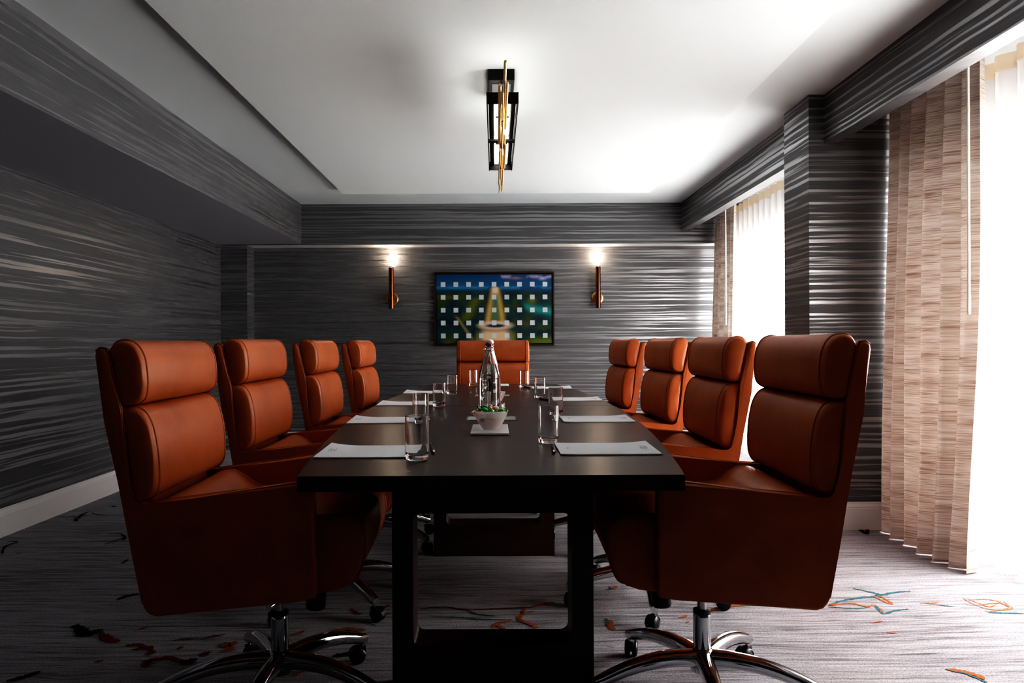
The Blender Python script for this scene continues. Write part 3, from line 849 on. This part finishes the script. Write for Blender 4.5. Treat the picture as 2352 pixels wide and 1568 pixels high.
CC = dict(red=(.70,.03,.03), orange=(.85,.16,.03), green=(.03,.45,.05), blue=(.01,.16,.42), cream=(.80,.68,.52), white=(.85,.83,.80), brown=(.08,.025,.02), yellow=(.75,.40,.03))
CM = {k: mat('candy_' + k, v, .22, Coat_Weight=.6) for k, v in CC.items()}
def make_candy(cname, where, clear):
    root = empty('wrapped_candy', (0,0,0), 0, '%s sweet %s' % (cname, where), 'candy', None)
    bm = bmesh.new(); prev = None; first = None
    for k in range(9):
        a = PI*(k+.35)/(8.7); cur = ring(bm, [(-.0120*math.cos(a), .0090*math.sin(a)**.8*math.cos(2*PI*q/14), .0085*math.sin(a)**.8*math.sin(2*PI*q/14)) for q in range(14)])
        if prev: bridge(bm, prev, cur)
        else: first = cur
        prev = cur
    bm.faces.new(first); bm.faces.new(prev); new_obj('sweet', bm, CM[cname], root, smooth=60)
    for s in (-1, 1):
        bm = bmesh.new(); r0 = []; r1 = []; k = 12
        for q in range(k):
            a = 2*PI*q/k; w = 1 + .35*(q % 2)
            r0.append(bm.verts.new((s*.0118, .0018*math.cos(a), .0018*math.sin(a)))); r1.append(bm.verts.new((s*(.0215 + .002*(q % 2)), .0085*w*math.cos(a), .0065*w*math.sin(a))))
        bridge(bm, r0, r1); new_obj('wrapper_end', bm, M['wrap'] if clear else CM[cname], root, smooth=60)
    return root
def fill_bowl(c, items, tail):
    for cname, dx, dy, dz, rx, ry, rz, clear, where in items:
        k = make_candy(cname, where + ' ' + tail, clear); k.location = (c[0]+dx, c[1]+dy, c[2]+dz); k.rotation_euler = (R(rx), R(ry), R(rz)); k['group'] = 'wrapped sweets in the candy bowls'
fill_bowl(bw1.location, [
    ('orange', -.043,-.012,.0650, 0,-20,30, True, 'in clear wrap at the left rim of'), ('blue', -.024,.008,.0765, 10,5,10, False, 'standing above the rim of'),
    ('green', -.020,-.024,.0700, 0,10,-15, False, 'at the front left of'), ('yellow', -.003,-.006,.0760, 0,-60,20, True, 'with upright clear wrap in'),
    ('cream', .018,-.012,.0745, 0,8,8, True, 'near the front centre of'), ('white', .036,.004,.0760, 0,-70,0, True, 'in clear upright wrap at the right of'),
    ('green', .036,-.020,.0640, 0,-8,-10, False, 'at the front right of'), ('white', .006,.026,.0640, 0,-30,70, True, 'at the back of'),
    ('red', .010,-.022,.0360, 0,15,25, False, 'showing through the front wall of'), ('brown', -.018,-.018,.0420, 0,-10,60, False, 'dark, deep inside'),
    ('orange', -.026,.010,.0450, 0,20,-40, False, 'deep inside the left of'), ('red', -.004,.006,.0195, 0,0,15, False, 'at the bottom of')], 'the front candy bowl')
fill_bowl(bw2.location, [
    ('red', .018,-.010,.046, 0,12,30, False, 'at the right of'), ('orange', -.016,-.014,.046, 0,-10,-20, False, 'at the left of'),
    ('yellow', -.002,.016,.052, 0,0,10, True, 'at the back of'), ('green', .002,-.002,.0225, 0,0,50, False, 'at the bottom of')], 'the second candy bowl')

# ------------------------------------------------------------------ picture on the back wall
def sm(a, b, x):
    t = min(max((x-a)/(b-a), 0), 1); return t*t*(3-2*t)
def lerp(a, b, t): return tuple(a[i]+(b[i]-a[i])*t for i in range(3))
def garden(u, v):
    """blurred view down a long formal pool between dark woods; u 0..1 left-right, v 0..1 bottom-top"""
    n = lambda s, o=0: mnoise.fractal(Vector((u*s*1.6+o, v*s+o*.7, o)), 1.0, 2.0, 3)
    c = lerp((.008,.026,.042), (.014,.050,.052), sm(-.4,.5,n(6,1)))
    c = lerp(c, (.040,.065,.016), sm(.05,.5,n(7,4))*.85)
    hz = .80
    c = lerp(c, (.012,.085,.19), sm(hz-.08, hz+.02, v))
    c = lerp(c, (.004,.055,.15), sm(.86, 1.0, v))
    c = lerp(c, (.03,.22,.36), .75*math.exp(-((v-.81)/.022)**2)*sm(.0,.2,n(3,9)+.25))
    c = lerp(c, (.42,.33,.42), .8*math.exp(-((v-.965)/.022)**2)*sm(-.05,.25,n(4,2)+.12)*sm(.45,.6,u))
    c = lerp(c, (.40,.20,.24), .7*math.exp(-((v-.945)/.02)**2 - ((u-.69)/.05)**2))
    c = lerp(c, (.40,.40,.52), .8*math.exp(-((v-.94)/.025)**2 - ((u-.92)/.03)**2))
    c = lerp(c, (.10,.13,.012), .95*math.exp(-((u-.30-(v-.5)*.28)/.045)**2)*sm(.28,.38,v)*(1-sm(.62,.70,v)))
    c = lerp(c, (.12,.12,.012), .8*math.exp(-((u-.10)/.08)**2-((v-.67)/.04)**2))
    c = lerp(c, (.02,.24,.22), .95*sm(.75,.80,u+.25*(v-.5))*math.exp(-((v-.50+.30*(u-.85))/.060)**2))
    c = lerp(c, (.14,.17,.015), .85*math.exp(-((u-.83)/.04)**2-((v-.62)/.05)**2))
    c = lerp(c, (.12,.11,.02), .6*math.exp(-((u-.78)/.05)**2-((v-.28)/.06)**2))
    c = lerp(c, (.30,.22,.08), .7*math.exp(-((u-(.16+.42*(.42-v)))/.016)**2)*(1-sm(.36,.42,v))*sm(.02,.1,v))
    c = lerp(c, (.12,.16,.01), .9*sm(.14,.02,v)*sm(.72,.86,u)); c = lerp(c, (.12,.11,.01), .8*math.exp(-((u-.09)/.04)**2-(v/.06)**2))
    # pool with pale banks
    top, bot = .80, .33; f = (top - v)/(top-bot)
    if -.08 < f < 1.12:
        ff = min(max(f, 0), 1); w = .018 + .052*ff; e = abs(u-.51)
        edge = sm(1.14, 1.0, f)
        c = lerp(c, (.44,.29,.085), sm(w+.040, w-.010, e)*sm(-.06,.02,f)*edge)
        c = lerp(c, lerp((.03,.17,.19), (.10,.16,.075), sm(.2,.6,ff)), sm(w*.62+.022, w*.62-.018, e)*sm(.16,.26,f)*edge)
        c = lerp(c, (.55,.45,.36), sm(.035,.012,e)*(1-sm(.10,.2,f))*sm(-.06,.0,f))
    d = ((u-.51)/.135)**2 + ((v-.26)/.060)**2
    c = lerp(c, (.50,.38,.27), sm(2.0,.5,d)*.9); c = lerp(c, (.015,.035,.10), sm(1.4,.3,((u-.51)/.088)**2 + ((v-.255)/.026)**2))
    c = lerp(c, (.52,.38,.26), sm(.16,.07,abs(u-.51)-.10*(.2-v))*(1-sm(.14,.24,v)))
    c = lerp(c, (.20,.20,.03), .7*math.exp(-((abs(u-.51)-.155)/.022)**2)*(1-sm(.1,.22,v)))
    return c
pic = empty('framed_picture', (-.012, YR, 1.402), 0, 'framed blurred garden view with a grid of pale squares, on the back wall', 'picture')
W, H = 1.226, .755
bm = bmesh.new()
prof = [(0,0),(0,-.040),(.010,-.040),(.010,-.014),(.014,-.014),(.014,0)]
for lo, hi in (((-W/2,-.040,-H/2),(W/2,0,-H/2+.016)), ((-W/2,-.040,H/2-.016),(W/2,0,H/2)), ((-W/2,-.040,-H/2+.016),(-W/2+.016,0,H/2-.016)), ((W/2-.016,-.040,-H/2+.016),(W/2,0,H/2-.016))):
    add_box(bm, lo, hi, bevel=.001, seg=1)
new_obj('frame', bm, M['frame_dark'], pic, smooth=30)
bm = bmesh.new(); add_box(bm, (-W/2+.016,-.012,-H/2+.016), (W/2-.016,-.001,H/2-.016)); new_obj('backing', bm, M['black'], pic)
bm = bmesh.new(); cl = bm.loops.layers.color.new('Col'); w2, h2 = W-.052, H-.052; nx, ny = 176, 108
V = [[bm.verts.new((-w2/2+w2*i/nx, -.030, -h2/2+h2*j/ny)) for i in range(nx+1)] for j in range(ny+1)]
G = [[garden(i/nx, j/ny) for i in range(nx+1)] for j in range(ny+1)]
SR = lambda x: 1.055*max(x, 0)**(1/2.4)-.055 if x > .0031308 else 12.92*max(x, 0)
for j in range(ny):
    for i in range(nx):
        f = bm.faces.new((V[j][i], V[j][i+1], V[j+1][i+1], V[j+1][i]))
        for lp, (a, b) in zip(f.loops, ((j,i),(j,i+1),(j+1,i+1),(j+1,i))): lp[cl] = (*[SR(q) for q in G[a][b]], 1)
for r_ in range(5):
    for c_ in range(9):
        x = -.519 + .1298*c_; z = .2500 - .1308*r_; s = .024
        f = bm.faces.new(ring(bm, [(x-s,-.0312,z-s),(x+s,-.0312,z-s),(x+s,-.0312,z+s),(x-s,-.0312,z+s)])); f.material_index = 1
a = ring(bm, [(-w2/2,-.0302,-h2/2),(w2/2,-.0302,-h2/2),(w2/2,-.0302,h2/2),(-w2/2,-.0302,h2/2)]); b = ring(bm, [(-w2/2,-.012,-h2/2),(w2/2,-.012,-h2/2),(w2/2,-.012,h2/2),(-w2/2,-.012,h2/2)])
bridge(bm, a, b, 1)
new_obj('canvas', bm, [M['picture'], M['square']], pic)

# ------------------------------------------------------------------ wall sconces
def make_sconce(x, label):
    root = empty('wall_sconce', (x, YR, 1.51), 0, label, 'sconce', 'bronze tube sconces either side of the picture')
    def ydisc(bm, prof, n=32):
        prev = None; first = None
        for rr, y in prof:
            cur = ring(bm, [(rr*math.cos(2*PI*k/n), y, rr*math.sin(2*PI*k/n)) for k in range(n)])
            if prev: bridge(bm, prev, cur)
            else: first = cur
            prev = cur
        bm.faces.new(first); bm.faces.new(prev)
    bm = bmesh.new(); ydisc(bm, [(.060,0),(.0625,-.004),(.0625,-.012),(.058,-.016),(.045,-.017)]); new_obj('backplate', bm, M['brass'], root, smooth=40)
    bm = bmesh.new(); ydisc(bm, [(.022,-.012),(.022,-.052)]); new_obj('bracket', bm, M['copper'], root, smooth=40)
    bm = bmesh.new(); lathe(bm, [(.024,-.105),(.0255,-.103),(.0255,.312),(.024,.3135),(.0215,.3135),(.0215,.25)], 32, (0,-.077,0), cap1=False); tb = new_obj('tube', bm, M['copper'], root, smooth=40)
    bm = bmesh.new(); lathe(bm, [(.010,.24),(.010,.318),(.0125,.322),(.0125,.330)], 20, (0,-.077,0)); cu = new_obj('candle_sleeve', bm, M['ceramic'], root, smooth=40)
    bm = bmesh.new(); lathe(bm, [(.008,.329),(.0135,.338),(.0155,.348),(.0135,.362),(.008,.376),(.0025,.390),(.0008,.398)], 20, (0,-.077,0)); new_obj('flame_bulb', bm, M['bulb'], root, smooth=60)
    ld = bpy.data.lights.new('sconce_glow', 'POINT'); ld.energy = 3.2; ld.color = (1,.80,.60); ld.shadow_soft_size = .012
    lo = bpy.data.objects.new('sconce_glow', ld); COL.objects.link(lo); lo.parent = root; lo.location = (0,-.078,.425)
    return root
make_sconce(-1.053, 'bronze tube wall sconce left of the picture, bulb glowing')
make_sconce(1.043, 'bronze tube wall sconce right of the picture, bulb glowing')

# ------------------------------------------------------------------ linear ceiling light
lamp = empty('linear_chandelier', (.035, 3.80, 2.395), 0, 'long black linear ceiling light with gold rods over the table', 'ceiling light')
Z0 = -.309   # underside of the frame below the ceiling panel
bm = bmesh.new(); add_box(bm, (-.064,-.18,-.055), (.064,.22,0), bevel=.002, seg=1); add_box(bm, (-.046,-.13,-.0575), (.046,.17,-.054), mi=1); cn = new_obj('ceiling_canopy', bm, [M['blackmetal'], M['greymetal']], lamp, smooth=30)
bm = bmesh.new()
for y in (-.10, .14): lathe(bm, [(.007, Z0+.05), (.007, -.05)], 12, (0, y, 0))
new_obj('stem', bm, M['blackmetal'], lamp, smooth=40)
bm = bmesh.new(); wv = .069; y0, y1 = -.61, .61
add_box(bm, (-wv+.008, y0+.01, Z0+.040), (wv-.008, y1-.01, Z0+.052))
for s in (-1, 1):
    x0, x1 = sorted((s*wv, s*(wv-.005)))
    add_box(bm, (x0, y0-.012, Z0+.030), (x1, y1+.012, Z0+.046)); add_box(bm, (x0, y0-.012, Z0-.002), (x1, y1+.012, Z0+.006))
    for y in (y0, -.35, 0, .30, y1): add_box(bm, (x0, y-.010, Z0+.006), (x1, y+.010, Z0+.030))
    xx0, xx1 = sorted((s*.052, s*.040)); add_box(bm, (xx0, y0, Z0+.028), (xx1, y1, Z0+.042))
add_box(bm, (-wv, y0-.004, Z0-.001), (wv, y0+.004, Z0+.048)); add_box(bm, (-wv, y1-.004, Z0-.001), (wv, y1+.004, Z0+.048))
add_box(bm, (-wv, -.02, Z0+.0), (wv, .02, Z0+.010))
new_obj('frame', bm, M['blackmetal'], lamp, smooth=30)
bm = bmesh.new(); add_box(bm, (-.036, y0+.02, Z0+.030), (.036, -.03, Z0+.041)); add_box(bm, (-.036, .03, Z0+.030), (.036, y1-.02, Z0+.041)); new_obj('light_diffuser', bm, M['led'], lamp)
bm = bmesh.new(); add_box(bm, (-.05, y0+.05, Z0+.0525), (.05, y1-.05, Z0+.056)); new_obj('uplight_diffuser', bm, M['uplight'], lamp)
RODS = [(-.016,-.88,-.02,.0085,.010),(-.004,-.82,-.35,.0055,.020),(.002,-1.11,.10,.0070,.004),(.012,-.92,-.30,.0065,.016),(-.010,-.25,.66,.0060,.006),
        (-.001,-.42,.75,.0055,.022),(.011,-.20,.70,.0065,.012),(.016,-.05,.45,.0060,.024),(-.012,.10,.92,.0070,.018),(.006,.20,.98,.0060,.010),
        (-.008,.45,1.22,.0065,.010),(.010,.50,1.12,.0065,.020)]
for x, a, b, r_, dz in RODS:
    bm = bmesh.new(); z = Z0 - .004 - dz*.9; r_ *= .85
    rr = []
    tube(bm, [(x+.004, a, z), (x+.004, a+.002, z), (x+.004, b-.002, z), (x+.004, b, z)], [r_*.8, r_, r_, r_*.8], 14)
    tube(bm, [(x+.004, b-.06, z), (x+.004, b-.055, z)], [r_*1.12, r_*1.12], 14)
    new_obj('brass_rod', bm, M['gold'], lamp, smooth=40)
bm = bmesh.new()
for y in (-.45, 0.0, .45): add_box(bm, (-.030, y-.004, Z0-.012), (.030, y+.004, Z0-.006)); add_box(bm, (-.004, y-.004, Z0-.03), (.004, y+.004, Z0+.03))
new_obj('rod_bracket', bm, M['blackmetal'], lamp)

# ------------------------------------------------------------------ lights
def area(name, loc, rot, sx, sy, power, col=(1,1,1)):
    d = bpy.data.lights.new(name, 'AREA'); d.shape = 'RECTANGLE'; d.size = sx; d.size_y = sy; d.energy = power; d.color = col
    o = bpy.data.objects.new(name, d); COL.objects.link(o); o.location = loc; o.rotation_euler = rot; return o
# daylight outside both windows, shining in through panes and sheers
area('daylight_near', (XW+.35, 3.05, 1.0), (0, R(90), 0), 1.7, 2.2, 240, (1,.985,.97))
area('daylight_far', (XW+.35, 5.90, 1.0), (0, R(90), 0), 1.7, 2.8, 232, (1,.985,.97))
w = bpy.data.worlds.new('sky'); SC.world = w; w.use_nodes = True
bg = w.node_tree.nodes['Background']; bg.inputs[0].default_value = (.92,.96,1,1); bg.inputs[1].default_value = .8

# ------------------------------------------------------------------ camera (26 mm, level, rolled a quarter degree)
cd = bpy.data.cameras.new('camera'); cam = bpy.data.objects.new('camera', cd); COL.objects.link(cam)
cd.sensor_width = 36; cd.lens = 1700/2352*36; cd.shift_x = .01616; cd.shift_y = .0013; cd.clip_start = .05
cam.matrix_world = Matrix.Translation((0, 0, 1.056)) @ Matrix.Rotation(.0045, 4, 'Y') @ Matrix.Rotation(R(90), 4, 'X')
SC.camera = cam
SC.view_settings.view_transform = 'Standard'; SC.view_settings.look = 'None'; SC.view_settings.exposure = 0.18
vs = SC.view_settings; vs.use_curve_mapping = True
cm = vs.curve_mapping; cv = cm.curves[3]
for x, y in ((.03,.0065),(.12,.066),(.35,.35),(.65,.72)): cv.points.new(x, y)
cm.update()
SC.cycles.use_denoising = True
SC.cycles.max_bounces = 10; SC.cycles.diffuse_bounces = 4; SC.cycles.glossy_bounces = 4; SC.cycles.transmission_bounces = 12; SC.cycles.transparent_max_bounces = 12
SC.cycles.use_adaptive_sampling = True; SC.cycles.adaptive_threshold = .22; SC.cycles.adaptive_min_samples = 16
SC.cycles.sample_clamp_indirect = 8.0
